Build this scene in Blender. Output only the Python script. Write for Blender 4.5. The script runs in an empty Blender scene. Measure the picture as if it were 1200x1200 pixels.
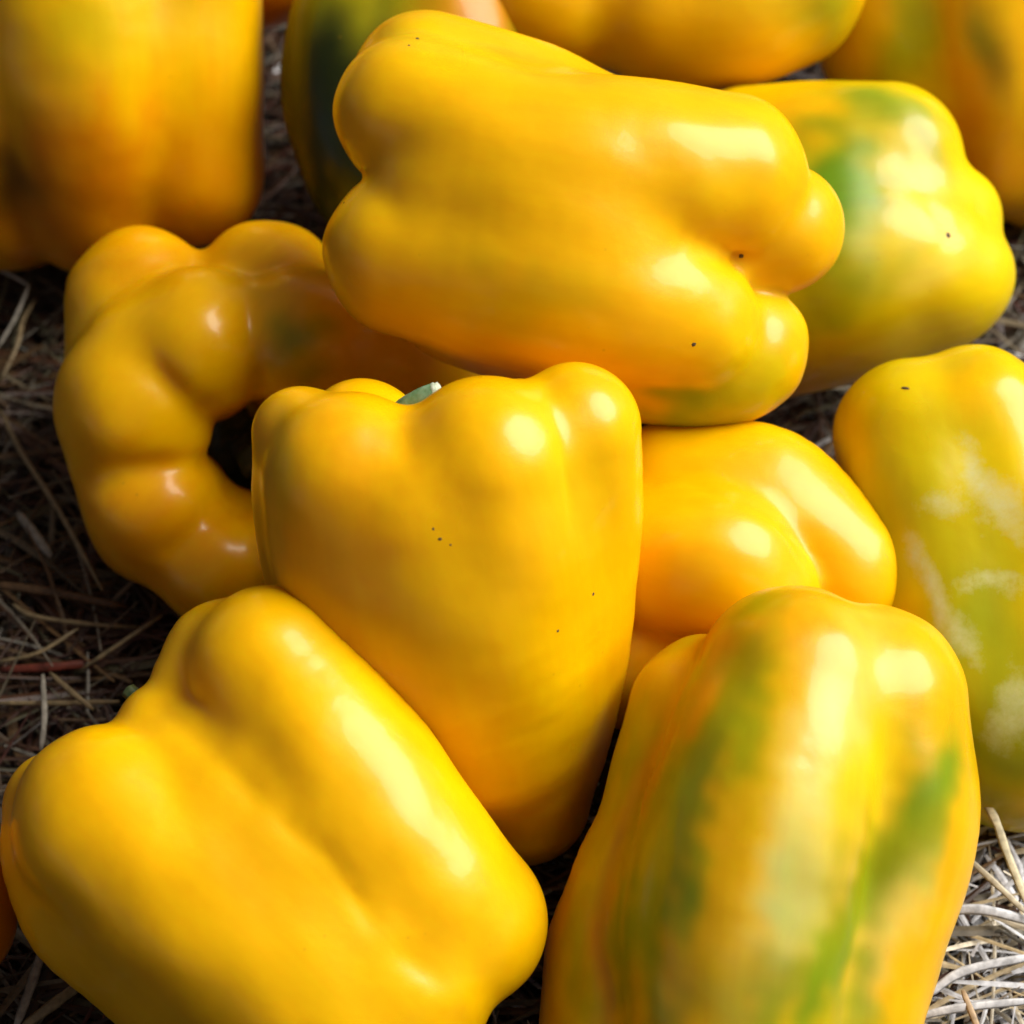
import bpy, math, random
import numpy as np
from concurrent.futures import ThreadPoolExecutor
from mathutils import Vector, Matrix

# ------------------------------------------------------------------ scene, camera, sky, sun
scene = bpy.context.scene
COL = scene.collection
PITCH = math.radians(55.0)              # the lens looks down on the heap at this angle
CAM_DIST = 0.60
FPX = 600.0 / math.tan(math.radians(10.0))   # focal length in photo pixels (1200 px picture)
CAM_H = CAM_DIST * math.sin(PITCH)
CAM_POS = np.array([0.0, -CAM_DIST * math.cos(PITCH), CAM_H])
RIGHT = np.array([1.0, 0.0, 0.0])
UP = np.array([0.0, math.sin(PITCH), math.cos(PITCH)])
BACK = np.array([0.0, -math.cos(PITCH), math.sin(PITCH)])
ROT = np.stack([RIGHT, UP, BACK], axis=1)        # columns: camera axes in the world

cam_data = bpy.data.cameras.new("camera")
cam_data.sensor_width = 36.0
cam_data.lens = 18.0 / math.tan(math.radians(10.0))
cam_data.clip_start = 0.02
cam_data.clip_end = 100.0
cam_data.dof.use_dof = True
cam_data.dof.focus_distance = 0.505
cam_data.dof.aperture_fstop = 16.0
cam = bpy.data.objects.new("camera", cam_data)
cam.location = CAM_POS
cam.rotation_euler = (math.radians(90) - PITCH, 0, 0)
COL.objects.link(cam)
scene.camera = cam

SUN_DIR = Vector((0.67, 0.20, 0.70)).normalized()   # towards the sun
SUN_ELEV = math.asin(SUN_DIR.z)
SUN_ROT = math.atan2(SUN_DIR.x, SUN_DIR.y)
world = bpy.data.worlds.new("World")
scene.world = world
world.use_nodes = True
wn, wl = world.node_tree.nodes, world.node_tree.links
wn.clear()
w_out = wn.new("ShaderNodeOutputWorld")
w_bg = wn.new("ShaderNodeBackground")
w_sky = wn.new("ShaderNodeTexSky")
w_sky.sky_type = 'NISHITA'
w_sky.sun_disc = False
w_sky.sun_elevation = SUN_ELEV
w_sky.sun_rotation = SUN_ROT
w_sky.air_density = 0.7
w_sky.dust_density = 1.0
w_bg.inputs["Strength"].default_value = 0.05
# unseen broken cloud added over the whole sky, mottling reflections and warming the light
w_tc = wn.new("ShaderNodeTexCoord")
w_cn = wn.new("ShaderNodeTexNoise"); w_cn.inputs["Scale"].default_value = 3.2; w_cn.inputs["Detail"].default_value = 5
w_cn.inputs["Roughness"].default_value = 0.55
wl.new(w_tc.outputs["Generated"], w_cn.inputs["Vector"])
w_cr = wn.new("ShaderNodeMapRange"); w_cr.interpolation_type = 'SMOOTHSTEP'
w_cr.inputs[1].default_value = 0.38; w_cr.inputs[2].default_value = 0.52
wl.new(w_cn.outputs[0], w_cr.inputs[0])
w_mx = wn.new("ShaderNodeMix"); w_mx.data_type = 'RGBA'
w_mx.inputs[7].default_value = (2.4, 2.0, 1.7, 1)
wl.new(w_cr.outputs[0], w_mx.inputs[0]); wl.new(w_sky.outputs[0], w_mx.inputs[6])
wl.new(w_mx.outputs[2], w_bg.inputs["Color"])
wl.new(w_bg.outputs[0], w_out.inputs["Surface"])

sun_data = bpy.data.lights.new("sun", 'SUN')
sun_data.energy = 5.0
sun_data.angle = math.radians(46.0)
sun_data.color = (1.0, 0.95, 0.87)
sun = bpy.data.objects.new("sun", sun_data)
sun.rotation_euler = SUN_DIR.to_track_quat('Z', 'Y').to_euler()
sun.location = (0.5, 0.4, 0.8)
COL.objects.link(sun)

scene.view_settings.view_transform = 'Standard'
scene.view_settings.look = 'None'
scene.view_settings.gamma = 1.0
scene.view_settings.exposure = 0.3
scene.cycles.max_bounces = 8
scene.cycles.diffuse_bounces = 4
scene.cycles.glossy_bounces = 4
scene.cycles.sample_clamp_indirect = 6.0

# ------------------------------------------------------------------ photo pixel helpers
def pix_dir(px, py):
    """camera-space direction through a photo pixel, per metre of depth"""
    return (px - 600.0) / FPX, (600.0 - py) / FPX

def depth_at_height(py, z):
    """depth of the point seen at row py that stands at world height z"""
    vy = (600.0 - py) / FPX
    return (z - CAM_H) / (vy * UP[2] - BACK[2])

def cam_point(px, py, depth):
    x, y = pix_dir(px, py)
    return np.array([x * depth, y * depth, -depth])

def to_world(p):
    return np.asarray(p) @ ROT.T + CAM_POS

def ground_point(px, py, z):
    return to_world(cam_point(px, py, depth_at_height(py, z)))

# ------------------------------------------------------------------ materials
def new_mat(name):
    m = bpy.data.materials.new(name)
    m.use_nodes = True
    n, l = m.node_tree.nodes, m.node_tree.links
    b = n["Principled BSDF"]
    return m, n, l, b

def skin_material():
    m, n, l, b = new_mat("pepper_skin")
    at = n.new("ShaderNodeAttribute"); at.attribute_name = "skin"
    sc = n.new("ShaderNodeAttribute"); sc.attribute_name = "pale_patch"
    tc = n.new("ShaderNodeTexCoord")
    # faint mottling of the flesh colour
    nz = n.new("ShaderNodeTexNoise"); nz.inputs["Scale"].default_value = 60; nz.inputs["Detail"].default_value = 5
    l.new(tc.outputs["Object"], nz.inputs["Vector"])
    mr = n.new("ShaderNodeMapRange"); mr.inputs[1].default_value = 0.3; mr.inputs[2].default_value = 0.7
    mr.inputs[3].default_value = 0.90; mr.inputs[4].default_value = 1.06
    l.new(nz.outputs[0], mr.inputs[0])
    mul = n.new("ShaderNodeMix"); mul.data_type = 'RGBA'; mul.blend_type = 'MULTIPLY'; mul.inputs[0].default_value = 1
    ga = n.new("ShaderNodeAttribute"); ga.attribute_name = "grain"
    gn = n.new("ShaderNodeTexNoise"); gn.inputs["Scale"].default_value = 5.0; gn.inputs["Detail"].default_value = 5
    l.new(ga.outputs["Vector"], gn.inputs["Vector"])
    gr = n.new("ShaderNodeValToRGB")
    gr.color_ramp.elements[0].position = 0.34; gr.color_ramp.elements[0].color = (1.03, 1.12, 1, 1)
    gr.color_ramp.elements[1].position = 0.66; gr.color_ramp.elements[1].color = (0.96, 0.86, 1, 1)
    l.new(gn.outputs[0], gr.inputs[0])
    gm = n.new("ShaderNodeMix"); gm.data_type = 'RGBA'; gm.blend_type = 'MULTIPLY'; gm.inputs[0].default_value = 0.22
    l.new(at.outputs["Color"], gm.inputs[6]); l.new(gr.outputs[0], gm.inputs[7])
    l.new(gm.outputs[2], mul.inputs[6]); l.new(mr.outputs[0], mul.inputs[7])
    # pale matte patches
    sn = n.new("ShaderNodeTexNoise"); sn.inputs["Scale"].default_value = 380; sn.inputs["Detail"].default_value = 6
    sn.inputs["Roughness"].default_value = 0.75
    l.new(tc.outputs["Object"], sn.inputs["Vector"])
    sa = n.new("ShaderNodeMath"); sa.operation = 'ADD'
    l.new(sc.outputs["Fac"], sa.inputs[0]); l.new(sn.outputs[0], sa.inputs[1])
    sr = n.new("ShaderNodeMapRange"); sr.inputs[1].default_value = 0.75; sr.inputs[2].default_value = 1.7
    l.new(sa.outputs[0], sr.inputs[0])
    mx = n.new("ShaderNodeMix"); mx.data_type = 'RGBA'
    l.new(sr.outputs[0], mx.inputs[0]); l.new(mul.outputs[2], mx.inputs[6])
    mx.inputs[7].default_value = (0.56, 0.56, 0.28, 1)
    vo = n.new("ShaderNodeTexVoronoi"); vo.inputs["Scale"].default_value = 330
    l.new(tc.outputs["Object"], vo.inputs["Vector"])
    vr = n.new("ShaderNodeMapRange"); vr.inputs[1].default_value = 0.04; vr.inputs[2].default_value = 0.14
    vr.inputs[3].default_value = 0.55; vr.inputs[4].default_value = 0.0
    l.new(vo.outputs["Distance"], vr.inputs[0])
    vs_ = n.new("ShaderNodeMapRange"); vs_.inputs[1].default_value = 0.55; vs_.inputs[2].default_value = 0.75
    l.new(nz.outputs[0], vs_.inputs[0])
    vm = n.new("ShaderNodeMath"); vm.operation = 'MULTIPLY'
    l.new(vr.outputs[0], vm.inputs[0]); l.new(vs_.outputs[0], vm.inputs[1])
    fx = n.new("ShaderNodeMix"); fx.data_type = 'RGBA'; fx.inputs[7].default_value = (0.45, 0.22, 0.01, 1)
    l.new(vm.outputs[0], fx.inputs[0]); l.new(mx.outputs[2], fx.inputs[6])
    l.new(fx.outputs[2], b.inputs["Base Color"])
    # gloss: waxy skin with faintly uneven polish
    rn = n.new("ShaderNodeTexNoise"); rn.inputs["Scale"].default_value = 35; rn.inputs["Detail"].default_value = 3
    l.new(tc.outputs["Object"], rn.inputs["Vector"])
    rr = n.new("ShaderNodeMapRange"); rr.inputs[3].default_value = 0.20; rr.inputs[4].default_value = 0.44
    l.new(rn.outputs[0], rr.inputs[0])
    ra = n.new("ShaderNodeMath"); ra.operation = 'MULTIPLY_ADD'; ra.inputs[1].default_value = 0.3
    l.new(sr.outputs[0], ra.inputs[0]); l.new(rr.outputs[0], ra.inputs[2])
    l.new(ra.outputs[0], b.inputs["Roughness"])
    b.inputs["IOR"].default_value = 1.34
    b.inputs["Coat Weight"].default_value = 0.22
    b.inputs["Coat Roughness"].default_value = 0.09
    b.inputs["Coat IOR"].default_value = 1.4
    b.inputs["Subsurface Weight"].default_value = 0.35
    b.inputs["Subsurface Radius"].default_value = (1.0, 0.33, 0.04)
    b.inputs["Subsurface Scale"].default_value = 0.011
    # very fine skin relief
    bn = n.new("ShaderNodeTexNoise"); bn.inputs["Scale"].default_value = 900; bn.inputs["Detail"].default_value = 3
    l.new(tc.outputs["Object"], bn.inputs["Vector"])
    bn2 = n.new("ShaderNodeTexNoise"); bn2.inputs["Scale"].default_value = 75; bn2.inputs["Detail"].default_value = 2
    l.new(tc.outputs["Object"], bn2.inputs["Vector"])
    bp = n.new("ShaderNodeBump"); bp.inputs["Strength"].default_value = 0.04; bp.inputs["Distance"].default_value = 0.0004
    l.new(bn.outputs[0], bp.inputs["Height"])
    bp2 = n.new("ShaderNodeBump"); bp2.inputs["Strength"].default_value = 0.22; bp2.inputs["Distance"].default_value = 0.002
    l.new(bn2.outputs[0], bp2.inputs["Height"]); l.new(bp.outputs[0], bp2.inputs["Normal"])
    # shallow dimples, uneven from place to place
    bn3 = n.new("ShaderNodeTexNoise"); bn3.inputs["Scale"].default_value = 230; bn3.inputs["Detail"].default_value = 2
    l.new(tc.outputs["Object"], bn3.inputs["Vector"])
    bm = n.new("ShaderNodeMapRange"); bm.inputs[1].default_value = 0.45; bm.inputs[2].default_value = 0.7
    bm.inputs[3].default_value = 0.0; bm.inputs[4].default_value = 0.10
    l.new(nz.outputs[0], bm.inputs[0])
    bp3 = n.new("ShaderNodeBump"); bp3.inputs["Distance"].default_value = 0.001
    l.new(bm.outputs[0], bp3.inputs["Strength"]); l.new(bn3.outputs[0], bp3.inputs["Height"]); l.new(bp2.outputs[0], bp3.inputs["Normal"])
    l.new(bp3.outputs[0], b.inputs["Normal"]); l.new(bp3.outputs[0], b.inputs["Coat Normal"])
    return m

def simple_noise_mat(name, c1, c2, scale, rough, bump=0.3, dist=0.0005, detail=6):
    m, n, l, b = new_mat(name)
    tc = n.new("ShaderNodeTexCoord")
    nz = n.new("ShaderNodeTexNoise"); nz.inputs["Scale"].default_value = scale; nz.inputs["Detail"].default_value = detail
    l.new(tc.outputs["Object"], nz.inputs["Vector"])
    cr = n.new("ShaderNodeValToRGB")
    cr.color_ramp.elements[0].position = 0.32; cr.color_ramp.elements[0].color = (*c1, 1)
    cr.color_ramp.elements[1].position = 0.68; cr.color_ramp.elements[1].color = (*c2, 1)
    l.new(nz.outputs[0], cr.inputs[0]); l.new(cr.outputs[0], b.inputs["Base Color"])
    b.inputs["Roughness"].default_value = rough
    bp = n.new("ShaderNodeBump"); bp.inputs["Strength"].default_value = bump; bp.inputs["Distance"].default_value = dist
    l.new(nz.outputs[0], bp.inputs["Height"]); l.new(bp.outputs[0], b.inputs["Normal"])
    return m

def straw_material():
    m, n, l, b = new_mat("dry_straw")
    at = n.new("ShaderNodeAttribute"); at.attribute_name = "skin"
    tc = n.new("ShaderNodeTexCoord")
    nz = n.new("ShaderNodeTexNoise"); nz.inputs["Scale"].default_value = 700; nz.inputs["Detail"].default_value = 4
    l.new(tc.outputs["Object"], nz.inputs["Vector"])
    mr = n.new("ShaderNodeMapRange"); mr.inputs[1].default_value = 0.3; mr.inputs[2].default_value = 0.7
    mr.inputs[3].default_value = 0.6; mr.inputs[4].default_value = 1.2
    l.new(nz.outputs[0], mr.inputs[0])
    mul = n.new("ShaderNodeMix"); mul.data_type = 'RGBA'; mul.blend_type = 'MULTIPLY'; mul.inputs[0].default_value = 1
    l.new(at.outputs["Color"], mul.inputs[6]); l.new(mr.outputs[0], mul.inputs[7])
    l.new(mul.outputs[2], b.inputs["Base Color"])
    b.inputs["Roughness"].default_value = 0.5
    return m

M_SKIN = skin_material()
M_STRAW = straw_material()
M_SOIL = simple_noise_mat("dark_soil", (0.006, 0.004, 0.003), (0.025, 0.016, 0.010), 90, 0.95, 1.0, 0.004)
M_STEM = simple_noise_mat("green_stem", (0.10, 0.26, 0.10), (0.30, 0.48, 0.30), 500, 0.55, 0.5)
M_STEM_DARK = simple_noise_mat("dark_stem", (0.02, 0.05, 0.012), (0.09, 0.10, 0.035), 400, 0.6, 0.5)
M_CUT = simple_noise_mat("stem_cut", (0.32, 0.38, 0.26), (0.55, 0.60, 0.48), 900, 0.8, 0.6)
M_SCAR = simple_noise_mat("dry_scar", (0.03, 0.018, 0.008), (0.12, 0.07, 0.02), 1500, 0.8, 0.4)

# ------------------------------------------------------------------ meshing of a lobed solid
rng = np.random.default_rng(7)

def wave_noise(p, seed, wavelength, n=10):
    r = np.random.default_rng(seed)
    out = np.zeros(len(p), dtype=np.float32)
    for i in range(n):
        d = r.normal(size=3); d /= np.linalg.norm(d)
        k = 2 * math.pi / (wavelength * r.uniform(0.7, 1.5))
        out += np.sin((p @ d.astype(np.float32)) * np.float32(k) + np.float32(r.uniform(0, 6.28)))
    return out / math.sqrt(n)

def catmull(pts, sub=7):
    pts = np.asarray(pts, dtype=float)
    if len(pts) < 3:
        return pts
    ext = np.vstack([2 * pts[0] - pts[1], pts, 2 * pts[-1] - pts[-2]])
    out = []
    for i in range(1, len(ext) - 2):
        a, b, c, d = ext[i - 1:i + 3]
        for s in range(sub):
            t = s / sub
            out.append(0.5 * ((2 * b) + (-a + c) * t + (2 * a - 5 * b + 4 * c - d) * t * t + (-a + 3 * b - 3 * c + d) * t ** 3))
    out.append(pts[-1])
    return np.array(out)

def crease(pts, r):
    """a run of small dips that together make a groove"""
    out = []
    for (x0, y0), (x1, y1) in zip(pts[:-1], pts[1:]):
        n = max(1, int(math.hypot(x1 - x0, y1 - y0) / (r * 1.1)))
        out += [(x0 + (x1 - x0) * i / n, y0 + (y1 - y0) * i / n, r) for i in range(n)]
    return out + [(pts[-1][0], pts[-1][1], r)]

class Solid:
    """Smoothly joined lobes (chains of spheres with changing radius) in camera-aligned metres."""
    def __init__(self, cx, cy, height, lobes, ends, k=(14, 34), tilt=(0, 0), wob=1.3, seed=1, dents=()):
        self.cx, self.cy = cx, cy
        self.Z = depth_at_height(cy, height)
        self.px = self.Z / FPX
        self.tilt = tilt
        self.seed = seed
        self.wob = wob * self.px
        self.chains = [catmull([self.pt(*q) for q in lobe]) for lobe in lobes]
        self.ends = [self.pt(*e, 0)[:3] if len(e) == 3 else self.pt(e[0], e[1], 0, 0)[:3] for e in ends]
        self.k_end, self.k_mid = k[0] * self.px, k[1] * self.px
        self.dents = []
        for x, y, r in dents:                     # small puckers sunk where the surface really is
            ds = np.arange(260, -200, -1.5)
            pts = np.array([self.pt(x, y, d, r) for d in ds])
            f = self.sdf(pts[:, :3], True)
            k_ = int(np.argmax(f < 0))
            self.found = getattr(self, 'found', []) + [pts[k_]]
        self.dents = getattr(self, 'found', [])

    def pt(self, x, y, d, r):
        d = d + self.tilt[0] * (x - self.cx) + self.tilt[1] * (y - self.cy)
        depth = self.Z - d * self.px
        c = cam_point(x, y, depth)
        return np.array([c[0], c[1], c[2], r * depth / FPX])

    def chain_dist(self, P, ch):
        best = None
        for i in range(len(ch) - 1):
            a, b = ch[i, :3].astype(np.float32), ch[i + 1, :3].astype(np.float32)
            ra, rb = float(ch[i, 3]), float(ch[i + 1, 3])
            ab = b - a
            q = P - a
            h = np.clip((q @ ab) / max(float(ab @ ab), 1e-12), 0, 1)
            q -= h[:, None] * ab
            d = np.sqrt(np.einsum('ij,ij->i', q, q)) - (ra + (rb - ra) * h)
            best = d if best is None else np.minimum(best, d)
        return best

    def sdf(self, P, plain=False):
        P = P.astype(np.float32)
        a, b = self.ends
        ab = (b - a).astype(np.float32)
        t = (P - a.astype(np.float32)) @ ab / float(ab @ ab)
        w = np.clip(1 - np.abs(t - 0.5) * 2.0, 0, 1)
        w = w * w * (3 - 2 * w)
        k = self.k_end + (self.k_mid - self.k_end) * w
        out = None
        for ch in self.chains:
            d = self.chain_dist(P, ch)
            if out is None:
                out = d
            else:
                h = np.maximum(k - np.abs(out - d), 0) / k
                out = np.minimum(out, d) - h * h * k * 0.25
        for dn in self.dents:
            q = np.sqrt(((P - dn[:3].astype(np.float32)) ** 2).sum(1))
            out = out + dn[3] * 0.30 * np.exp(-(q / dn[3]) ** 2)
        if plain:
            return out
        out = out + self.wob * wave_noise(P, self.seed, 95 * self.px, 8)
        return out

    def mesh(self, cell_px=5.0):
        h = cell_px * self.px
        allp = np.vstack(self.chains)
        lo = (allp[:, :3] - allp[:, 3:4]).min(0) - 3 * h
        hi = (allp[:, :3] + allp[:, 3:4]).max(0) + 3 * h
        n = np.ceil((hi - lo) / h).astype(int) + 1
        # coarse pass finds the shell, fine pass is evaluated only there
        cs = 5
        nc = n // cs + 2
        g = np.stack(np.meshgrid(*[np.arange(m) for m in nc], indexing='ij'), -1).reshape(-1, 3)
        fc = self.sdf(lo + (g * cs + cs / 2) * h, True)
        near = (np.abs(fc) < h * cs * 1.6).reshape(nc)
        F = np.repeat(np.repeat(np.repeat(fc.reshape(nc), cs, 0), cs, 1), cs, 2)
        mask = np.repeat(np.repeat(np.repeat(near, cs, 0), cs, 1), cs, 2)
        idx = np.argwhere(mask)
        F[mask] = self.sdf(lo + idx * h)
        S = F < 0
        nx, ny, nz = F.shape
        c8 = [S[i:nx - 1 + i, j:ny - 1 + j, k:nz - 1 + k] for i in (0, 1) for j in (0, 1) for k in (0, 1)]
        s = sum(c.astype(np.int8) for c in c8)
        cells = (s > 0) & (s < 8)
        ci = np.argwhere(cells)
        vid = -np.ones(cells.shape, dtype=np.int64)
        vid[cells] = np.arange(len(ci))
        V = lo + (ci + 0.5) * h
        acc = np.zeros((len(ci), 3)); cnt = np.zeros(len(ci))
        corners = [(i, j, k) for i in (0, 1) for j in (0, 1) for k in (0, 1)]
        for a in corners:
            for ax in range(3):
                if a[ax] == 0:
                    b = list(a); b[ax] = 1
                    fa = F[ci[:, 0] + a[0], ci[:, 1] + a[1], ci[:, 2] + a[2]]
                    fb = F[ci[:, 0] + b[0], ci[:, 1] + b[1], ci[:, 2] + b[2]]
                    m = (fa < 0) != (fb < 0)
                    t = np.where(m, fa / np.where(m, fa - fb, 1), 0)
                    p = np.tile(np.array(a, float), (len(ci), 1)); p[:, ax] += t
                    acc[m] += p[m]; cnt[m] += 1
        V = lo + (ci + acc / cnt[:, None]) * h
        quads = []
        for ax in range(3):
            o1, o2 = [(1, 2), (2, 0), (0, 1)][ax]
            sl0 = [slice(None)] * 3; sl1 = [slice(None)] * 3
            sl0[ax] = slice(0, -1); sl1[ax] = slice(1, None)
            a, b = S[tuple(sl0)], S[tuple(sl1)]
            for flip, m in ((False, a & ~b), (True, ~a & b)):
                e = np.argwhere(m)
                e = e[(e[:, o1] > 0) & (e[:, o2] > 0) & (e[:, o1] < F.shape[o1] - 1) & (e[:, o2] < F.shape[o2] - 1)]
                if not len(e):
                    continue
                def vv(d1, d2):
                    q = e.copy(); q[:, o1] -= d1; q[:, o2] -= d2
                    return vid[q[:, 0], q[:, 1], q[:, 2]]
                Q = np.stack([vv(1, 1), vv(0, 1), vv(0, 0), vv(1, 0)], 1)
                quads.append(Q[:, ::-1] if flip else Q)
        Q = np.vstack(quads)
        Q = Q[(Q >= 0).all(1)]
        # relax along the surface and project back on it
        for it in range(2):
            nb = np.zeros_like(V); c = np.zeros(len(V))
            for i in range(4):
                np.add.at(nb, Q[:, i], V[Q[:, (i + 1) % 4]]); np.add.at(c, Q[:, i], 1)
            c = np.maximum(c, 1)
            V = V * 0.5 + nb / c[:, None] * 0.5
            for k in range(1):
                f, g = self.grad(V)
                V = V - (f / np.maximum((g * g).sum(1), 0.25))[:, None] * g
        f, g = self.grad(V)
        V = V - (f / np.maximum((g * g).sum(1), 0.25))[:, None] * g
        N = g / np.linalg.norm(g, axis=1)[:, None]
        for it in range(16):                      # soften the facets of the chains
            nb = np.zeros_like(N)
            for i in range(4):
                np.add.at(nb, Q[:, i], N[Q[:, (i + 1) % 4]])
            N = N * 2 + nb
            N /= np.linalg.norm(N, axis=1)[:, None]
        return V, Q, N

    def grad(self, P):
        e = 0.8 * self.px
        f = self.sdf(P)
        g = np.stack([(self.sdf(P + np.eye(3)[i] * e) - f) / e for i in range(3)], 1)
        return f, g

    def project(self, V):
        """photo pixels of camera-space points"""
        return np.stack([600 + V[:, 0] / -V[:, 2] * FPX, 600 - V[:, 1] / -V[:, 2] * FPX], 1)

def mesh_object(name, verts, faces, mat, normals=None, colors=None, pale_patch=None, parent=None, smooth=True, origin=None):
    verts = np.asarray(verts, float)
    origin = verts.mean(0) if origin is None else np.asarray(origin)
    me = bpy.data.meshes.new(name)
    me.from_pydata((verts - origin).tolist(), [], faces if isinstance(faces, list) else faces.tolist())
    me.materials.append(mat)
    if smooth:
        me.polygons.foreach_set("use_smooth", [True] * len(me.polygons))
    if normals is not None:
        me.normals_split_custom_set_from_vertices(normals.tolist())
    if colors is not None:
        a = me.color_attributes.new("skin", 'FLOAT_COLOR', 'POINT')
        c = np.ones((len(verts), 4), dtype=np.float32); c[:, :3] = colors
        a.data.foreach_set("color", c.ravel())
    if pale_patch is not None:
        a = me.attributes.new("pale_patch", 'FLOAT', 'POINT')
        a.data.foreach_set("value", pale_patch.astype(np.float32))
    me.update()
    o = bpy.data.objects.new(name, me)
    if parent is not None:
        o.parent = parent
        o.location = origin - np.array(parent.location)
    else:
        o.location = origin
    COL.objects.link(o)
    return o

PALETTE = {
    'yellow': (0.84, 0.445, 0.0), 'lemon': (0.75, 0.55, 0.0), 'orange': (0.72, 0.22, 0.0), 'deep': (0.60, 0.17, 0.003),
    'green': (0.10, 0.25, 0.006), 'olive': (0.30, 0.30, 0.002), 'dark': (0.012, 0.022, 0.003), 'pale': (0.75, 0.66, 0.16), 'mint': (0.42, 0.58, 0.22),
    'speck': (0.10, 0.045, 0.004),
}
PEPPERS = {}

QUEUE = []
def bell_pepper(*a, **k):
    QUEUE.append((a, k))

def build_peppers():
    with ThreadPoolExecutor(4) as ex:
        jobs = [ex.submit(a[2].mesh, k.get('cell', 4.3)) for a, k in QUEUE]
        for (a, k), j in zip(QUEUE, jobs):
            finish_pepper(j.result(), *a, **k)

def finish_pepper(meshed, key, label, solid, base='yellow', blobs=(), cell=4.3, mottling=0.10, scuffs=()):
    V, Q, N = meshed
    P2 = solid.project(V)
    px = solid.px
    a, b = solid.ends
    axis = (b - a) / np.linalg.norm(b - a)
    along = (V - a) @ axis
    # streaky unevenness that runs with the length of the fruit
    Vs = V - along[:, None] * axis * 0.78
    n1 = wave_noise(Vs.astype(np.float32), solid.seed + 9, 90 * px, 12)
    n2 = wave_noise(V.astype(np.float32), solid.seed + 19, 130 * px, 10)
    C = np.tile(np.array(PALETTE[base]), (len(V), 1))
    t = np.clip(0.35 + 0.2 * n1 + 0.3 * n2, 0, 1)[:, None]
    C = C * (1 - mottling * 2 * t) + (mottling * 2 * t) * (np.array(PALETTE['orange']) * 0.35 + 0.65 * np.array(PALETTE['lemon']))
    warp = np.stack([wave_noise(Vs.astype(np.float32), solid.seed + 70 + i, 45 * px, 8) for i in range(2)], 1)
    warp2 = np.stack([wave_noise(V.astype(np.float32), solid.seed + 90 + i, 42 * px, 8) for i in range(2)], 1)
    facing = N[:, 2] > -0.1
    def blob_mask(x, y, rx, ry, ang, soft=1.0, wamp=1.0):
        d2 = ((P2 - [x, y]) ** 2).sum(1) + np.where(facing, 0, 1e9)
        near = np.argsort(d2)[:6]
        c = V[near[np.argmax(V[near, 2])]]
        D = (V - c) / px
        ca, sa = math.cos(math.radians(ang)), math.sin(math.radians(ang))
        u = D[:, 0] * ca + D[:, 1] * sa
        w = -D[:, 0] * sa + D[:, 1] * ca
        u = u + warp[:, 0] * 0.36 * wamp * min(rx, ry) + warp2[:, 0] * 0.2 * wamp * min(rx, ry)
        w = w + warp[:, 1] * 0.36 * wamp * min(rx, ry) + warp2[:, 1] * 0.2 * wamp * min(rx, ry)
        q = (u / rx) ** 2 + (w / ry) ** 2 + (D[:, 2] / max(rx, ry, 12)) ** 2 * 0.25
        return np.exp(-q ** soft)
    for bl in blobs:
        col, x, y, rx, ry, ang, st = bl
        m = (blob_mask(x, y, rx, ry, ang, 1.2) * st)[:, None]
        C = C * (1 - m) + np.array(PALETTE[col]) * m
    for it in range(9):
        nb = np.zeros_like(C); cc = np.zeros(len(V))
        for i in range(4):
            np.add.at(nb, Q[:, i], C[Q[:, (i + 1) % 4]]); np.add.at(cc, Q[:, i], 1)
        C = 0.4 * C + 0.6 * nb / np.maximum(cc, 1)[:, None]
    S = np.zeros(len(V))
    for x, y, rx, ry, ang, st in scuffs:
        S = np.maximum(S, blob_mask(x, y, rx, ry, ang, 1.0) * st)
    W = to_world(V)
    NW = N @ ROT.T
    o = mesh_object("bell_pepper", W, Q, M_SKIN, normals=NW, colors=C, pale_patch=S)
    ga = o.data.attributes.new("grain", 'FLOAT_VECTOR', 'POINT')
    ga.data.foreach_set("vector", ((V - along[:, None] * axis * 0.93) * 100).astype(np.float32).ravel())
    o['label'] = label
    o['category'] = 'bell pepper'
    o['group'] = 'yellow bell peppers heaped on straw'
    PEPPERS[key] = (o, solid, V, N, P2)
    return o

def surface_spot(key, x, y):
    o, solid, V, N, P2 = PEPPERS[key]
    d2 = ((P2 - [x, y]) ** 2).sum(1) + np.where(N[:, 2] > 0, 0, 1e9)
    near = np.argsort(d2)[:4]
    i = near[np.argmax(V[near, 2])]
    return V[i], N[i], solid.px

def speck(key, name, x, y, r, squash=1.0, ang=0, seed=0, mat=None):
    """small raised dry speck lying on the skin: a shallow irregular cap"""
    c, nrm, px = surface_spot(key, x, y)
    r_ = r * px
    t = np.cross(nrm, [0, 0, 1.0]); t = np.array([1.0, 0, 0]) if np.linalg.norm(t) < 1e-3 else t
    u = np.array([math.cos(math.radians(ang)), math.sin(math.radians(ang)), 0]); u = u - nrm * (u @ nrm); u /= np.linalg.norm(u)
    w = np.cross(nrm, u)
    rr = np.random.default_rng(seed + int(x))
    vs = [c + nrm * r_ * 0.22]
    for ring, (q, hgt) in enumerate(((0.55, 0.14), (1.0, -0.15))):
        for k in range(12):
            f = q * (1 + rr.uniform(-0.22, 0.22))
            th = 2 * math.pi * k / 12
            vs.append(c + u * math.cos(th) * r_ * f + w * math.sin(th) * r_ * f * squash + nrm * r_ * hgt)
    fs = [[0, 1 + k, 1 + (k + 1) % 12] for k in range(12)]
    fs += [[1 + k, 13 + k, 13 + (k + 1) % 12, 1 + (k + 1) % 12] for k in range(12)]
    return mesh_object(name, to_world(np.array(vs)), fs, mat or M_SCAR, parent=PEPPERS[key][0])

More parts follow.
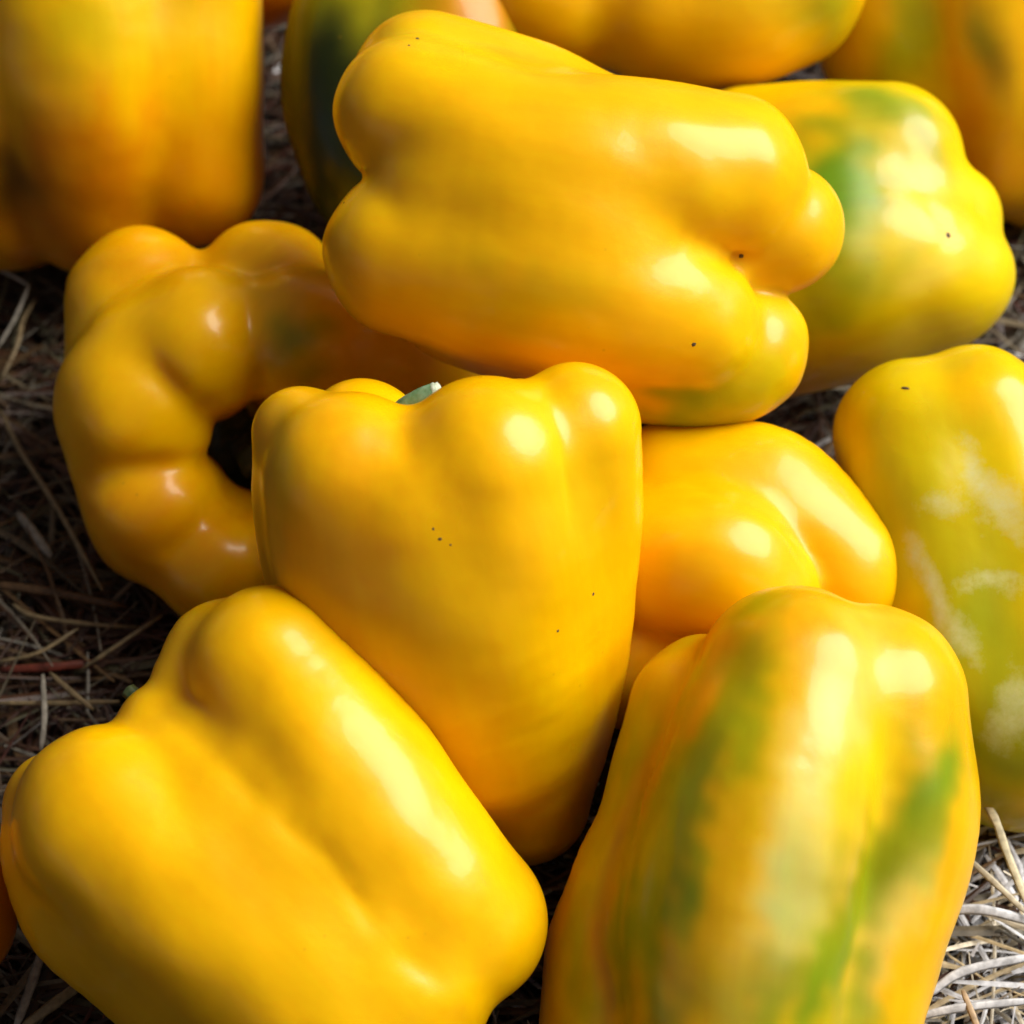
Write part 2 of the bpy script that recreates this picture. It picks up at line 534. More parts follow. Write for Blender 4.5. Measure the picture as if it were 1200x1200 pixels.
def stem(key, pts, sides=14, mat=None, seed=3, cutmat=None, name="stem", cut_end=True):
    """ribbed stalk along camera-aligned points (x, y, d, r), cut square at its far end"""
    o, solid = PEPPERS[key][:2]
    ch = catmull([solid.pt(*q) for q in pts], 5)
    rr = np.random.default_rng(seed)
    ribs = 1 + 0.13 * np.cos(np.arange(sides) / sides * 2 * math.pi * 5) + rr.uniform(-0.05, 0.05, sides)
    vs, fs = [], []
    for i in range(len(ch)):
        t = ch[min(i + 1, len(ch) - 1), :3] - ch[max(i - 1, 0), :3]; t /= np.linalg.norm(t)
        u = np.cross(t, [0.3, 0.2, 1.0]); u /= np.linalg.norm(u); w = np.cross(t, u)
        for k in range(sides):
            th = 2 * math.pi * k / sides
            vs.append(ch[i, :3] + (u * math.cos(th) + w * math.sin(th)) * ch[i, 3] * ribs[k])
    for i in range(len(ch) - 1):
        for k in range(sides):
            a = i * sides + k; b = i * sides + (k + 1) % sides
            fs.append([a, b, b + sides, a + sides])
    st = mesh_object(name, to_world(np.array(vs)), fs, mat or M_STEM, parent=o)
    if not cut_end:
        return st
    last = np.array(vs[-sides:]); c = last.mean(0)
    t = ch[-1, :3] - ch[-2, :3]; t /= np.linalg.norm(t)
    cv = [c + t * 0.0006] + [c + (p - c) * 0.6 + t * 0.0004 for p in last] + [c + (p - c) * 1.03 + t * 0.0001 for p in last] + [c + (p - c) * 1.02 - t * 0.0005 for p in last]
    cf = [[0, 1 + k, 1 + (k + 1) % sides] for k in range(sides)]
    for rg in (0, 1):
        cf += [[1 + rg * sides + k, 1 + (rg + 1) * sides + k, 1 + (rg + 1) * sides + (k + 1) % sides, 1 + rg * sides + (k + 1) % sides] for k in range(sides)]
    cut = mesh_object("cut_face", to_world(np.array(cv)), cf, cutmat or M_CUT, parent=None)
    org = np.array(cut.location)
    cut.parent = st
    cut.location = org - np.array(o.location) - np.array(st.location)
    return st

# ------------------------------------------------------------------ ground
def make_ground():
    n = 60
    xs = np.linspace(-1.2, 1.2, n); ys = np.linspace(-1.0, 1.4, n)
    gx, gy = np.meshgrid(xs, ys, indexing='ij')
    z = -0.004 + 0.003 * np.sin(gx * 31 + 1) * np.sin(gy * 27) + rng.normal(0, 0.0008, gx.shape)
    v = np.stack([gx, gy, z], -1).reshape(-1, 3)
    f = []
    for i in range(n - 1):
        for j in range(n - 1):
            a = i * n + j
            f.append([a, a + n, a + n + 1, a + 1])
    o = mesh_object("ground", v, f, M_SOIL, origin=(0, 0, 0))
    o['kind'] = 'structure'
    o['label'] = 'dark soil under the straw'
make_ground()

STRAW_COL = np.array([(0.50, 0.40, 0.24), (0.62, 0.55, 0.42), (0.40, 0.22, 0.08), (0.24, 0.09, 0.03), (0.20, 0.05, 0.025), (0.62, 0.63, 0.67), (0.34, 0.30, 0.15)])

def blade(c, az, L, w, el, bend, curl, n=6, flat=0.35, kink=None):
    """one dry blade: a flattened four-sided strip, returns (n*4, 3)"""
    t = np.linspace(-0.5, 0.5, n)
    a = az + bend * t * 2 + (0 if kink is None else np.where(t > kink[0], kink[1], 0))
    dx = np.cos(a) * math.cos(el); dy = np.sin(a) * math.cos(el)
    dz = np.sin(el) + curl * t * 2
    step = L / (n - 1)
    p = np.stack([np.cumsum(dx), np.cumsum(dy), np.cumsum(dz)], 1) * step
    p = p - p.mean(0) + c
    side = np.stack([-np.sin(a), np.cos(a), np.zeros(n)], 1)
    wid = w * 0.5 * (1 - 0.55 * np.abs(t * 2) ** 3)[:, None]
    up = np.array([0, 0, 1.0])
    return np.stack([p + side * wid, p + up * wid * flat, p - side * wid, p - up * wid * flat], 1).reshape(-1, 3)

def blades_mesh(name, blades_list, cols, n=6):
    V = np.vstack(blades_list)
    q = []
    for i in range(n - 1):
        for k in range(4):
            q.append([i * 4 + k, i * 4 + (k + 1) % 4, (i + 1) * 4 + (k + 1) % 4, (i + 1) * 4 + k])
    q.append([0, 3, 2, 1]); e = (n - 1) * 4; q.append([e, e + 1, e + 2, e + 3])
    q = np.array(q)
    F = (q[None] + (np.arange(len(blades_list)) * n * 4)[:, None, None]).reshape(-1, 4)
    C = np.repeat(np.array(cols), n * 4, axis=0)
    return mesh_object(name, V, F, M_STRAW, colors=C, smooth=False)

def make_straw():
    bl, cols = [], []
    r = np.random.default_rng(21)
    N = 15000
    for i in range(N):
        if i < 11500:
            x, y = r.uniform(-0.15, 0.15), r.uniform(-0.14, 0.19)
        else:
            x, y = r.uniform(-0.45, 0.45), r.uniform(-0.4, 0.55)
        z = 0.001 + 0.013 * r.uniform() ** 1.2
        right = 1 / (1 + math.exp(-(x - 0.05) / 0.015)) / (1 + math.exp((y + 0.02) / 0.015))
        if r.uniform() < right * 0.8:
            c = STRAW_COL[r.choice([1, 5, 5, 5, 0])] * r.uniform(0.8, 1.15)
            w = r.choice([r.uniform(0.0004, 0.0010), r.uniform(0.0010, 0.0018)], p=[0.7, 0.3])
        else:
            c = STRAW_COL[r.choice([0, 1, 2, 2, 3, 3, 3, 4, 6])] * r.uniform(0.10, 0.36)  # darker away from the bottom right: shade put into the straw colour
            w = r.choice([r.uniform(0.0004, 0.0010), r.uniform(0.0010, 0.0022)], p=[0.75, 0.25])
        az = r.uniform(0, 2 * math.pi) if r.uniform() < 0.55 else r.normal(0.15, 0.5)
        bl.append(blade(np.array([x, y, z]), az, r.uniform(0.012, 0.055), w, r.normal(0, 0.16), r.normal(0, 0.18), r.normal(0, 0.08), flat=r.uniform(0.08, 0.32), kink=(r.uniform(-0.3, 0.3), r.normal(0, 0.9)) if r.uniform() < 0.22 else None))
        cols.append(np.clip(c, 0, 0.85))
    for i in range(9000):                      # chaff and splinters between the blades
        x, y = r.uniform(-0.15, 0.15), r.uniform(-0.14, 0.19)
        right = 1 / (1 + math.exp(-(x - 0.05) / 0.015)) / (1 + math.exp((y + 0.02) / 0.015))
        c = (STRAW_COL[r.choice([1, 5, 0])] if r.uniform() < right * 0.8 else STRAW_COL[r.choice([0, 2, 3, 3, 4])] * 0.22) * r.uniform(0.5, 1.1)  # chaff outside the bottom right carries the same painted shade
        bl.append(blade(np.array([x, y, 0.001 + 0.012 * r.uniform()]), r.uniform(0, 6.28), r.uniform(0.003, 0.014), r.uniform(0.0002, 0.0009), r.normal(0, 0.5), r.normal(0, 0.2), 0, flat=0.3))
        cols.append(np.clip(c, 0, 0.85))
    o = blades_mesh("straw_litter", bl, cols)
    o['kind'] = 'stuff'
    o['label'] = 'loose dry straw and broken grass blades covering the ground'
    o['category'] = 'straw'
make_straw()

def stalk(label, pts, w, col, n_sub=4):
    """a single stalk one can pick out: photo pixels with a height above the ground"""
    P = np.array([ground_point(x, y, z) for x, y, z in pts])
    P4 = catmull(P, n_sub) if len(P) > 2 else np.linspace(P[0], P[1], 5)
    n = len(P4)
    vs = []
    for i in range(n):
        t = P4[min(i + 1, n - 1)] - P4[max(i - 1, 0)]; t /= np.linalg.norm(t)
        s = np.cross(t, BACK); s /= np.linalg.norm(s); u = np.cross(s, t)
        wid = w * 0.5 * (1 - 0.5 * abs(2 * i / (n - 1) - 1) ** 4) * (1 + 0.08 * math.sin(i * 2.1))
        for k in range(6):
            th = k * math.pi / 3
            vs.append(P4[i] + s * math.cos(th) * wid + u * math.sin(th) * wid * 0.22)
    fs = []
    for i in range(n - 1):
        for k in range(6):
            fs.append([i * 6 + k, i * 6 + (k + 1) % 6, (i + 1) * 6 + (k + 1) % 6, (i + 1) * 6 + k])
    fs.append([5, 4, 3, 2, 1, 0]); e = (n - 1) * 6; fs.append([e + k for k in range(6)])
    o = mesh_object("straw_stalk", np.array(vs), fs, M_STRAW, colors=np.tile(np.array(col), (len(vs), 1)))
    o['label'] = label; o['category'] = 'straw stalk'; o['group'] = 'loose straw stalks lying on the ground'

# ------------------------------------------------------------------ the peppers
# D: the large one lying across the top of the heap
bell_pepper('D', 'large smooth yellow pepper lying on its side across the top of the heap',
    Solid(680, 270, 0.085, [
        [(482, 132, 40, 91), (600, 185, 62, 108), (750, 203, 62, 110), (848, 207, 40, 99)],
        [(500, 102, -25, 89), (600, 128, -40, 87), (700, 168, -50, 82), (820, 200, -40, 80)],
        [(477, 296, 42, 98), (600, 318, 64, 112), (720, 345, 60, 108), (812, 380, 50, 80)],
        [(912, 268, -5, 78), (800, 270, -30, 100), (600, 240, -40, 120)],
        [(884, 390, -6, 56), (858, 412, -14, 84), (780, 418, -20, 84), (690, 375, -30, 95), (550, 330, -30, 100)],
        [(540, 225, 44, 112), (680, 262, 50, 122), (765, 278, 18, 104)],
    ], ends=[(430, 210), (870, 300)], k=(9, 60), seed=3, dents=[(868, 300, 14)] + crease([(800, 278), (835, 286), (862, 298)], 11)),
    base='yellow', mottling=0.08, blobs=[
        ('green', 815, 488, 95, 34, 15, 0.85), ('green', 880, 452, 30, 40, -20, 0.55), ('olive', 905, 420, 26, 70, -20, 0.6), ('lemon', 870, 440, 50, 70, -30, 0.7),
        ('olive', 620, 350, 110, 40, 10, 0.30), ('olive', 520, 330, 60, 40, 0, 0.14), ('lemon', 520, 50, 90, 30, -15, 0.6), ('olive', 590, 60, 50, 12, -28, 0.35),
        ('lemon', 850, 150, 90, 60, -20, 0.35)])

# H: the upright one in the middle
bell_pepper('H', 'yellow pepper standing upright in the middle, grey-green stem in its notch',
    Solid(530, 700, 0.062, [
        [(408, 560, 55, 102), (432, 680, 66, 106), (500, 800, 55, 92), (560, 905, 25, 66)],
        [(572, 547, 64, 108), (575, 680, 84, 120), (590, 830, 55, 98), (606, 935, 20, 66)],
        [(674, 503, 10, 78), (662, 620, 10, 90), (642, 780, 0, 92), (617, 935, -5, 76)],
        [(352, 508, -12, 57), (366, 620, -10, 66), (430, 800, -15, 80), (540, 900, -20, 70)],
        [(425, 520, -80, 76), (440, 650, -80, 90), (540, 850, -60, 80)],
        [(610, 520, -80, 76), (610, 680, -80, 100), (600, 860, -50, 80)],
        [(520, 610, -5, 110), (560, 800, 0, 90), (600, 940, 0, 68)],
        [(490, 597, 76, 113), (520, 720, 88, 118), (570, 860, 60, 84)],
    ], ends=[(490, 470), (620, 1000)], k=(24, 55), tilt=(0, -0.55), seed=11, wob=0.8, dents=crease([(643, 442), (662, 520), (672, 610)], 9) + crease([(468, 486), (476, 530)], 12)),
    base='yellow', mottling=0.10, blobs=[
        ('orange', 400, 620, 70, 150, 0, 0.35), ('lemon', 690, 560, 60, 110, 0, 0.25), ('lemon', 660, 830, 50, 130, 0, 0.3),
        ('olive', 325, 560, 14, 90, 0, 0.3), ('orange', 630, 980, 60, 50, 0, 0.25)])

# K: bottom left
bell_pepper('K', 'glossy yellow pepper in the bottom left corner, lying tilted in front of the upright one',
    Solid(320, 950, 0.052, [
        [(318, 785, 25, 100), (405, 925, 52, 121), (480, 1030, 50, 118), (536, 1080, 30, 106)],
        [(135, 968, 48, 122), (235, 1055, 66, 132), (370, 1160, 60, 132), (440, 1200, 40, 122)],
        [(282, 772, -35, 72), (380, 900, -40, 100), (500, 1040, -30, 100)],
        [(66, 944, -20, 62), (110, 1040, -10, 96), (230, 1130, 0, 110), (360, 1220, 0, 110)],
        [(228, 908, 30, 84), (310, 1000, 58, 112), (400, 1090, 60, 119), (468, 1140, 54, 114)],
        [(230, 800, 0, 52), (264, 762, -8, 58), (350, 880, 10, 95)],
        [(192, 862, 16, 62), (270, 930, 50, 96)],
    ], ends=[(160, 830), (520, 1180)], k=(16, 46), seed=23, dents=crease([(184, 826), (246, 872), (300, 936)], 13) + crease([(330, 962), (392, 1006), (436, 1082)], 9) + crease([(470, 1118), (520, 1152)], 12)),
    base='yellow', mottling=0.08, blobs=[
        ('lemon', 500, 900, 60, 140, 35, 0.3), ('orange', 300, 1020, 120, 30, -45, 0.18), ('lemon', 400, 1130, 90, 50, -30, 0.25)])

# L: bottom right, streaked green
bell_pepper('L', 'yellow pepper streaked with green and orange, leaning at the bottom right beside pale straw',
    Solid(900, 960, 0.048, [
        [(930, 806, 52, 120), (895, 940, 84, 136), (868, 1080, 80, 142), (855, 1215, 70, 135)],
        [(1017, 824, 14, 117), (1026, 960, 14, 120), (990, 1090, 10, 118), (950, 1230, 10, 120)],
        [(832, 842, -30, 98), (800, 980, -22, 104), (764, 1120, -22, 124), (760, 1240, -10, 130)],
        [(930, 880, -40, 150), (880, 1100, -30, 160)],
    ], ends=[(930, 720), (870, 1330)], k=(22, 15), seed=31, dents=crease([(790, 850), (745, 940), (710, 1040), (704, 1110), (728, 1180)], 11)),
    base='yellow', mottling=0.12, blobs=[
        ('orange', 835, 790, 46, 80, -25, 0.7), ('orange', 940, 720, 80, 40, 0, 0.5), ('orange', 780, 880, 26, 120, -28, 0.5),
        ('olive', 822, 900, 50, 160, -27, 0.95), ('olive', 728, 900, 34, 130, -12, 0.9), ('olive', 880, 706, 50, 20, 20, 0.8), ('olive', 800, 750, 30, 14, 30, 0.7),
        ('olive', 775, 1100, 60, 100, -5, 0.9), ('green', 760, 1090, 60, 80, 0, 0.8), ('olive', 850, 850, 30, 120, -26, 0.5), ('olive', 690, 1120, 40, 110, 5, 0.7),
        ('olive', 1080, 945, 54, 100, -38, 0.85), ('olive', 1015, 1050, 56, 140, -30, 0.85), ('olive', 950, 1150, 70, 90, -42, 0.8), ('olive', 900, 970, 36, 130, -26, 0.4),
        ('green', 1095, 930, 32, 60, -38, 0.9), ('green', 1025, 1040, 28, 90, -30, 0.55), ('green', 965, 1140, 40, 76, -42, 0.85), ('green', 895, 1172, 56, 20, -8, 0.5),
        ('green', 1015, 1190, 46, 40, 0, 0.6), ('yellow', 850, 1010, 40, 120, -18, 0.85), ('yellow', 850, 1130, 56, 46, 0, 0.8),
        ('pale', 960, 900, 34, 150, -24, 0.6), ('mint', 935, 1050, 34, 110, -26, 0.6), ('olive', 830, 880, 46, 110, -27, 0.55), ('green', 815, 930, 16, 60, -27, 0.35), ('olive', 905, 1160, 70, 34, -10, 0.6), ('green', 960, 1150, 36, 50, -42, 0.5), ('lemon', 1015, 900, 28, 120, -28, 0.85), ('olive', 1105, 960, 34, 60, -38, 0.7), ('olive', 1050, 1010, 40, 70, -35, 0.75), ('olive', 985, 1100, 40, 70, -35, 0.6),  # pale and mint middle band: a reflected streak painted into the skin
        ('orange', 712, 1040, 9, 110, -14, 0.5), ('orange', 768, 890, 12, 90, -28, 0.4), ('orange', 706, 1140, 7, 70, 12, 0.7), ('pale', 1058, 1080, 24, 90, -24, 0.5)])

# G: left, seen from the stem end
bell_pepper('G', 'lobed yellow pepper at the left with its deep dark stem hollow facing us',
    Solid(250, 500, 0.045, [
        [(165, 352, -105, 87), (150, 420, -60, 74), (156, 470, -30, 84), (156, 474, 8, 86), (186, 500, 14, 62)],
        [(235, 410, -60, 86), (234, 402, 12, 82), (246, 428, 22, 58)],
        [(314, 346, -110, 88), (350, 388, -60, 80), (352, 396, 0, 76), (346, 412, 6, 58)],
        [(188, 600, -70, 88), (180, 592, -5, 80), (190, 588, 6, 56)],
        [(270, 652, -60, 82), (258, 668, 0, 69)],
        [(370, 640, -60, 80), (350, 650, -10, 75)],
        [(410, 520, -60, 84), (410, 520, -10, 70)],
        [(360, 400, -12, 62), (300, 398, -12, 60), (236, 400, -4, 79), (176, 424, -6, 82), (151, 474, -4, 80), (150, 540, -8, 70), (182, 604, -10, 66), (256, 672, -8, 62)],
        [(350, 398, -24, 73), (430, 408, -66, 76), (500, 420, -116, 72)], [(360, 420, -150, 84)] * 2, [(420, 470, -220, 90), (290, 520, -290, 110)],
    ], ends=[(210, 540, 40), (420, 400, -220)], k=(16, 26), tilt=(0, -0.1), seed=43,
    dents=crease([(186, 432), (212, 458), (238, 474)], 14) + crease([(104, 566), (150, 550), (200, 544), (236, 542)], 13) + crease([(204, 645), (226, 618), (246, 600)], 13) + crease([(292, 352), (297, 400), (303, 448)], 12)),
    base='yellow', mottling=0.12, blobs=[
        ('olive', 345, 400, 34, 40, 0, 0.6), ('green', 352, 392, 26, 26, 0, 0.5), ('orange', 180, 640, 130, 110, 0, 0.55), ('orange', 170, 300, 90, 50, 0, 0.4), ('orange', 330, 290, 60, 40, 0, 0.15)])

# E: right, blossom end facing right
bell_pepper('E', 'squat yellow pepper at upper right with green shoulder and puckered blossom end',
    Solid(1020, 290, 0.046, [
        [(880, 205, -40, 104), (980, 193, -5, 99), (1038, 187, 12, 91)],
        [(870, 335, 0, 116), (980, 305, 34, 118), (1050, 300, 40, 100), (1104, 322, 24, 84)],
        [(1010, 230, -30, 100), (1107, 260, 2, 68)],
        [(880, 372, -10, 100), (990, 350, 0, 100), (1085, 328, 12, 88)],
        [(900, 290, 0, 120), (1030, 250, 10, 100), (1066, 262, 6, 88)],
    ], ends=[(850, 300), (1113, 272)], k=(14, 40), seed=57, dents=[(1112, 272, 16), (1096, 248, 11), (1078, 222, 10), (1060, 196, 9), (1130, 264, 10), (1146, 246, 9), (1100, 296, 9)]),
    base='lemon', mottling=0.12, blobs=[
        ('green', 988, 225, 56, 105, -8, 0.97), ('green', 1030, 118, 60, 18, -20, 0.75), ('green', 1090, 160, 14, 46, 20, 0.6),
        ('pale', 1070, 180, 30, 50, 20, 0.35), ('mint', 1015, 230, 14, 70, 0, 0.6), ('pale', 1040, 270, 40, 40, 0, 0.25),
        ('yellow', 900, 130, 70, 50, 0, 0.9), ('orange', 960, 440, 90, 40, 15, 0.4), ('olive', 950, 360, 40, 40, 0, 0.5), ('pale', 1100, 320, 50, 22, 20, 0.3), ('orange', 920, 470, 50, 20, 10, 0.5)])

# I: behind the middle
bell_pepper('I', 'yellow pepper wedged in the middle of the heap, its rounded end folded into two lobes',
    Solid(880, 660, 0.048, [
        [(790, 590, -25, 96), (890, 592, -8, 93), (980, 668, 2, 84)],
        [(740, 650, 24, 90), (830, 658, 60, 96), (886, 690, 58, 78)],
        [(740, 760, -20, 95), (860, 790, -20, 90), (950, 760, -10, 80)],
        [(760, 680, -30, 104), (900, 710, -40, 90)],
    ], ends=[(690, 640), (960, 690)], k=(5, 18), seed=63, dents=crease([(810, 565), (890, 597), (940, 634), (964, 664)], 9)),
    base='yellow', mottling=0.08, blobs=[('orange', 740, 750, 70, 50, 0, 0.4), ('orange', 940, 620, 30, 16, -40, 0.25)])

# J: far right
bell_pepper('J', 'dull yellow-green pepper at the right edge with pale matte patches and a small dark nick',
    Solid(1130, 690, 0.040, [
        [(1068, 512, 5, 92), (1092, 630, 15, 100), (1130, 770, 15, 104), (1190, 875, -5, 98)],
        [(1142, 500, 6, 97), (1190, 640, 12, 108), (1215, 850, 8, 106)],
        [(1270, 540, -30, 90), (1300, 700, -20, 110), (1290, 860, -20, 100)],
        [(1170, 620, -40, 120), (1220, 800, -40, 120)],
    ], ends=[(1150, 420), (1220, 960)], k=(18, 40), tilt=(0, 0.1), seed=71, wob=2.4),
    base='lemon', mottling=0.14, blobs=[
        ('olive', 1110, 620, 120, 70, -20, 0.45), ('olive', 1170, 800, 130, 180, 0, 0.85), ('green', 1120, 760, 50, 60, 0, 0.25), ('green', 1190, 900, 90, 70, 0, 0.35), ('yellow', 1160, 450, 50, 60, 0, 0.6), ('olive', 1060, 520, 90, 90, 0, 0.35)],
    scuffs=[(1160, 570, 26, 70, 35, 0.8), (1108, 588, 30, 14, 0, 0.7), (1090, 690, 16, 60, 20, 0.9), (1120, 740, 18, 50, 25, 0.8), (1170, 680, 50, 20, 10, 0.6), (1180, 830, 30, 40, -20, 0.7), (1070, 650, 10, 30, 15, 0.8)])

# A: top left, large and out of focus
bell_pepper('A', 'big orange-yellow pepper at the top left corner, standing with its lower end in shade',
    Solid(120, 120, 0.047, [
        [(212, -80, 10, 92), (212, 60, 22, 97), (222, 203, 5, 88)],
        [(80, -80, 40, 120), (100, 80, 52, 125), (108, 224, 16, 98)],
        [(-50, -60, 10, 110), (-40, 100, 20, 120), (10, 220, -10, 98)],
        [(80, 0, -50, 150), (100, 150, -50, 120)],
    ], ends=[(90, -200), (110, 320)], k=(12, 24), tilt=(0, -0.3), seed=83),
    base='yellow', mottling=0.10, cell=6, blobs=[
        ('orange', 120, 250, 240, 110, 0, 0.7), ('deep', 40, 270, 120, 70, 0, 0.5), ('lemon', 120, 20, 90, 60, 0, 0.5), ('olive', 110, 40, 30, 40, 0, 0.35), ('dark', 8, 215, 34, 40, 0, 0.75), ('olive', 220, 10, 20, 30, 0, 0.2)])  # orange and deep blobs paint shade onto the lower end

# B: sliver beyond A
bell_pepper('B', 'small orange sliver of a pepper just beyond the top left one, at the top edge',
    Solid(300, -50, 0.045, [
        [(290, -70, 0, 108), (180, -90, -10, 110)],
        [(310, -150, -10, 100), (200, -200, -10, 110)],
    ], ends=[(120, -140), (330, -60)], k=(20, 40), seed=91), base='orange', mottling=0.1, cell=7)

# C1 and C2: behind the top one
bell_pepper('C1', 'dark green and olive pepper in deep shade behind the left end of the topmost pepper',
    Solid(440, 110, 0.056, [
        [(440, -10, 0, 92), (426, 80, 0, 97), (440, 170, -10, 95), (470, 240, -20, 80)],
        [(520, 0, 5, 95), (520, 120, 0, 110), (520, 200, 0, 90)],
        [(470, 60, -40, 110), (500, 200, -40, 100)],
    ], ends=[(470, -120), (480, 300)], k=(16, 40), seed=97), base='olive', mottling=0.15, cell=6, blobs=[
        ('dark', 380, 210, 150, 150, 0, 0.97), ('dark', 380, 100, 130, 100, 0, 0.9), ('dark', 480, 120, 110, 90, 0, 0.85), ('olive', 520, 0, 60, 50, 0, 0.95), ('orange', 560, 10, 60, 40, 0, 0.8), ('dark', 340, 150, 60, 120, 0, 0.7)])  # dark blobs put deep shade into the green skin colour
bell_pepper('C2', 'yellow pepper with green tinged round end lying behind the topmost pepper',
    Solid(780, 10, 0.062, [
        [(600, -35, 20, 92), (630, -15, 22, 96), (665, -5, 20, 90)],
        [(775, 5, 24, 96), (850, 4, 22, 101), (910, -25, 8, 108)],
        [(600, -100, -20, 100), (760, -90, -10, 110), (900, -80, 0, 105)],
        [(640, -50, -20, 110), (880, -40, -30, 110)],
    ], ends=[(560, -40), (1010, -40)], k=(11, 26), seed=103, dents=crease([(694, -10), (690, 34)], 12)), base='yellow', mottling=0.1, cell=6, blobs=[
        ('olive', 985, 25, 50, 40, 0, 0.65), ('green', 960, 5, 40, 26, 0, 0.45), ('orange', 620, 60, 70, 40, 0, 0.4), ('olive', 890, 10, 50, 20, 0, 0.3)])

# F: top right corner
bell_pepper('F', 'blurred orange and green streaked pepper standing in the top right corner',
    Solid(1110, 90, 0.038, [
        [(1040, -60, 0, 92), (1048, 40, 0, 94), (1100, 150, -5, 80)],
        [(1150, -50, 22, 90), (1150, 60, 26, 92), (1160, 180, 15, 78)],
        [(1250, -50, 0, 95), (1240, 80, 5, 95), (1220, 190, 0, 78)],
        [(1150, 0, -40, 130), (1160, 120, -40, 100)],
    ], ends=[(1120, -160), (1170, 270)], k=(14, 30), tilt=(0, -0.4), seed=109), base='yellow', mottling=0.2, cell=6, blobs=[
        ('orange', 1130, 140, 26, 130, 15, 0.85), ('olive', 1060, 40, 50, 90, 0, 0.95), ('dark', 1165, 70, 16, 60, 20, 0.75), ('green', 1150, 40, 16, 40, 10, 0.4), ('orange', 1190, 200, 60, 50, 0, 0.5)])

# M: dark one at the bottom left edge
bell_pepper('M', 'dark orange edge of a pepper peeping in at the lower left edge, in shade',
    Solid(-60, 1060, 0.030, [
        [(-56, 1040, 0, 78), (-56, 1080, 0, 76)],
        [(-120, 1040, 10, 90), (-130, 1100, 10, 90)],
    ], ends=[(-90, 960), (-90, 1180)], k=(16, 30), seed=113), base='deep', mottling=0.05, cell=6)

build_peppers()

# small parts
stem('H', [(470, 530, -34, 22), (474, 492, -28, 20), (490, 472, -20, 15), (514, 459, -14, 12)])
stem('K', [(190, 855, 0, 16), (168, 826, -12, 11), (150, 809, -16, 9)], cutmat=M_STEM_DARK, mat=M_STEM_DARK)
stem('G', [(280, 535, -190, 105), (284, 532, -172, 78), (288, 530, -150, 44), (292, 530, -140, 24)], sides=20, mat=M_STEM_DARK, name="calyx", cut_end=False)
stem('G', [(290, 530, -145, 24), (293, 533, -110, 19), (298, 540, -70, 20)], mat=M_STEM_DARK, cutmat=M_STEM_DARK)
speck('D', 'blossom_scar', 868, 301, 4.2, 1.0)
speck('E', 'blossom_scar', 1113, 273, 4.5, 1.2)
for q in ((520, 633, 3.2, 0.7), (508, 624, 1.7, 1.4), (529, 642, 1.9, 0.8), (697, 697, 2.6, 1.0), (656, 741, 2.4, 1.0)):
    speck('H', 'blemish', *q)
for q in ((815, 406, 3.4, 0.8), (490, 44, 2.6, 1.6), (478, 52, 2.0, 1.0), (402, 237, 1.6, 1.0)):
    speck('D', 'blemish', *q)
speck('J', 'dark_nick', 1062, 452, 6.5, 0.4, ang=-15)

# ------------------------------------------------------------------ stalks one can pick out
TAN, BRN, GRY, WHT, RED = (0.27, 0.20, 0.10), (0.14, 0.075, 0.03), (0.34, 0.31, 0.25), (0.60, 0.61, 0.64), (0.16, 0.03, 0.015)
stalk('pale thin stalk bent sharply at the left edge below the top left pepper, upper arm', [(-10, 313, .020), (12, 322, .021), (33, 334, .022)], 0.0007, GRY)
stalk('pale thin stalk slanting down from the sharp bend at the left edge', [(34, 334, .022), (18, 372, .020), (-4, 410, .017)], 0.0008, GRY)
stalk('tan stalk curving downwards just right of the bent stalk at the left edge', [(42, 350, .017), (27, 375, .018), (20, 405, .018), (0, 448, .016)], 0.0009, TAN)
stalk('long brown stalk running down to the right beside the hollow pepper', [(0, 480, .014), (25, 530, .017), (70, 600, .018), (120, 692, .016)], 0.0011, TAN)
stalk('short thick broken straw end lying among dark straw left of the hollow pepper', [(20, 600, .014), (40, 625, .015), (60, 652, .015)], 0.0020, GRY)
stalk('broad brown stalk running level at the left above the bottom left pepper', [(-10, 684, .014), (60, 694, .015), (150, 712, .013)], 0.0018, BRN)
stalk('thin tan stalk lying level just under the broad brown one', [(15, 708, .016), (40, 722, .016), (110, 732, .015), (165, 735, .013)], 0.0009, TAN)
stalk('straight thin stalk pointing up right towards the hollow pepper', [(95, 785, .015), (190, 721, .019)], 0.0009, TAN)
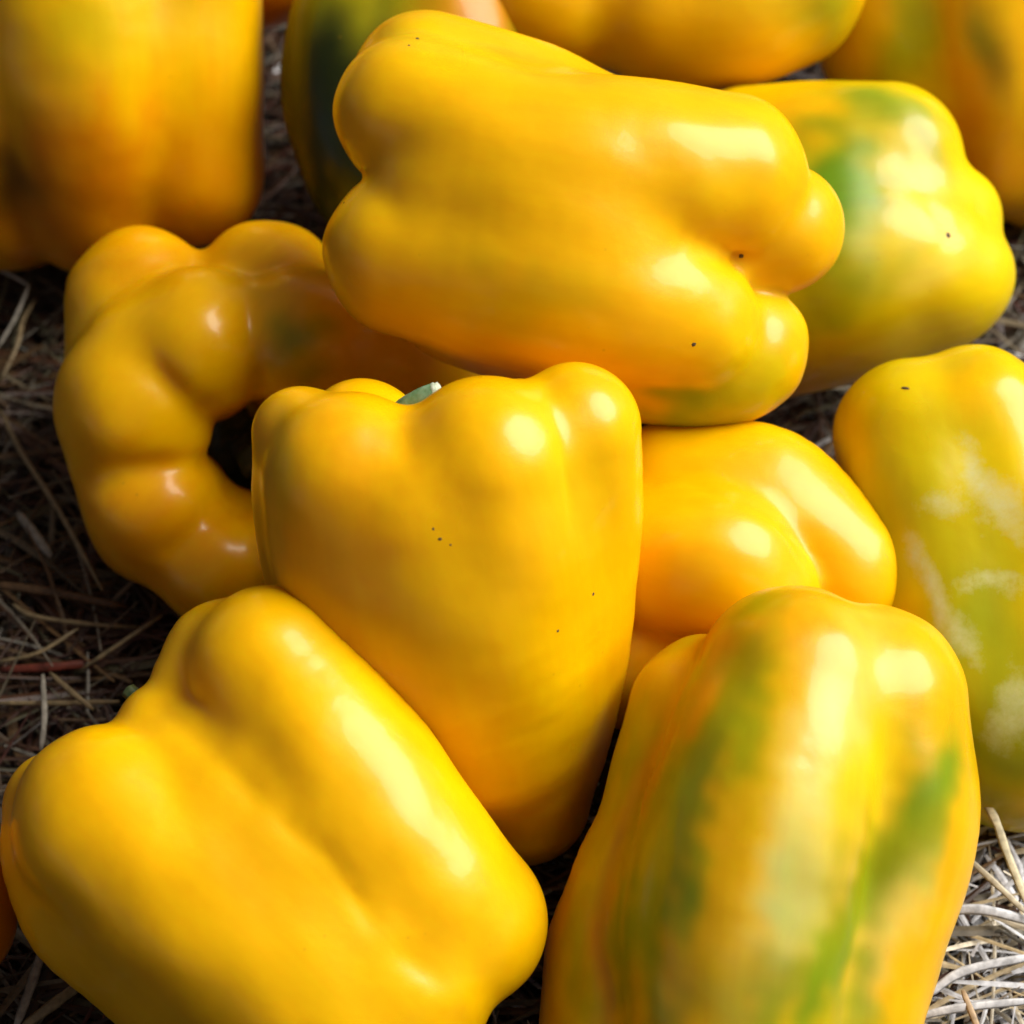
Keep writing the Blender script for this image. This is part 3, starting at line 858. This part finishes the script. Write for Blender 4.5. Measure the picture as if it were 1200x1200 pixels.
stalk('curved tan stalk rising right from the left edge below the level ones', [(-5, 776, .014), (45, 765, .016), (92, 736, .017)], 0.0008, TAN)
stalk('dark red straw lying level at the left edge', [(0, 785, .013), (60, 782, .014), (120, 776, .013)], 0.0018, RED)
stalk('long straight yellowish stalk touching the stem end of the bottom left pepper', [(-5, 824, .017), (70, 824, .018), (140, 822, .018)], 0.0010, TAN)
stalk('tan stalk slanting across the long straight one beside the bottom left pepper', [(58, 788, .019), (85, 812, .020), (110, 832, .019)], 0.0011, TAN)
stalk('upright pale stalk crossing the straw just above the bottom left pepper', [(50, 790, .020), (52, 840, .020), (48, 880, .018)], 0.0012, GRY)
stalk('pale flat straw blade curving down beside the streaked pepper at the right edge', [(1138, 915, .024), (1165, 958, .027), (1180, 1000, .024), (1210, 1075, .020)], 0.0016, (0.62, 0.55, 0.36))
stalk('cream straw blade crossing the pale straw right of the streaked pepper', [(1130, 1002, .020), (1165, 1034, .021), (1205, 1072, .020)], 0.0012, (0.60, 0.54, 0.40))
stalk('broad bleached blade running level at the right edge by the streaked pepper', [(1095, 1070, .018), (1150, 1066, .020), (1215, 1082, .018)], 0.0019, WHT)
stalk('long white blade fanning right from the streaked pepper near the bottom', [(1085, 1168, .016), (1130, 1138, .018), (1215, 1120, .018)], 0.0018, WHT)
stalk('lowest white blade at the bottom right corner', [(1060, 1196, .016), (1120, 1182, .018), (1215, 1172, .018)], 0.0016, WHT)
stalk('slim brown stalk poking up in the bottom right corner', [(1128, 1160, .019), (1140, 1190, .018), (1160, 1240, .016)], 0.0012, (0.42, 0.30, 0.18))
stalk('tan stalk leaning upright under the bottom left pepper', [(55, 1095, .014), (38, 1150, .016), (18, 1205, .016)], 0.0018, GRY)
stalk('pale stalk slanting up right to the underside of the bottom left pepper', [(25, 1205, .015), (65, 1175, .016), (102, 1148, .015)], 0.0020, TAN)
stalk('short grey straw bit in the gap between the top two peppers', [(308, 88, .012), (322, 84, .013), (334, 74, .012)], 0.0014, WHT)
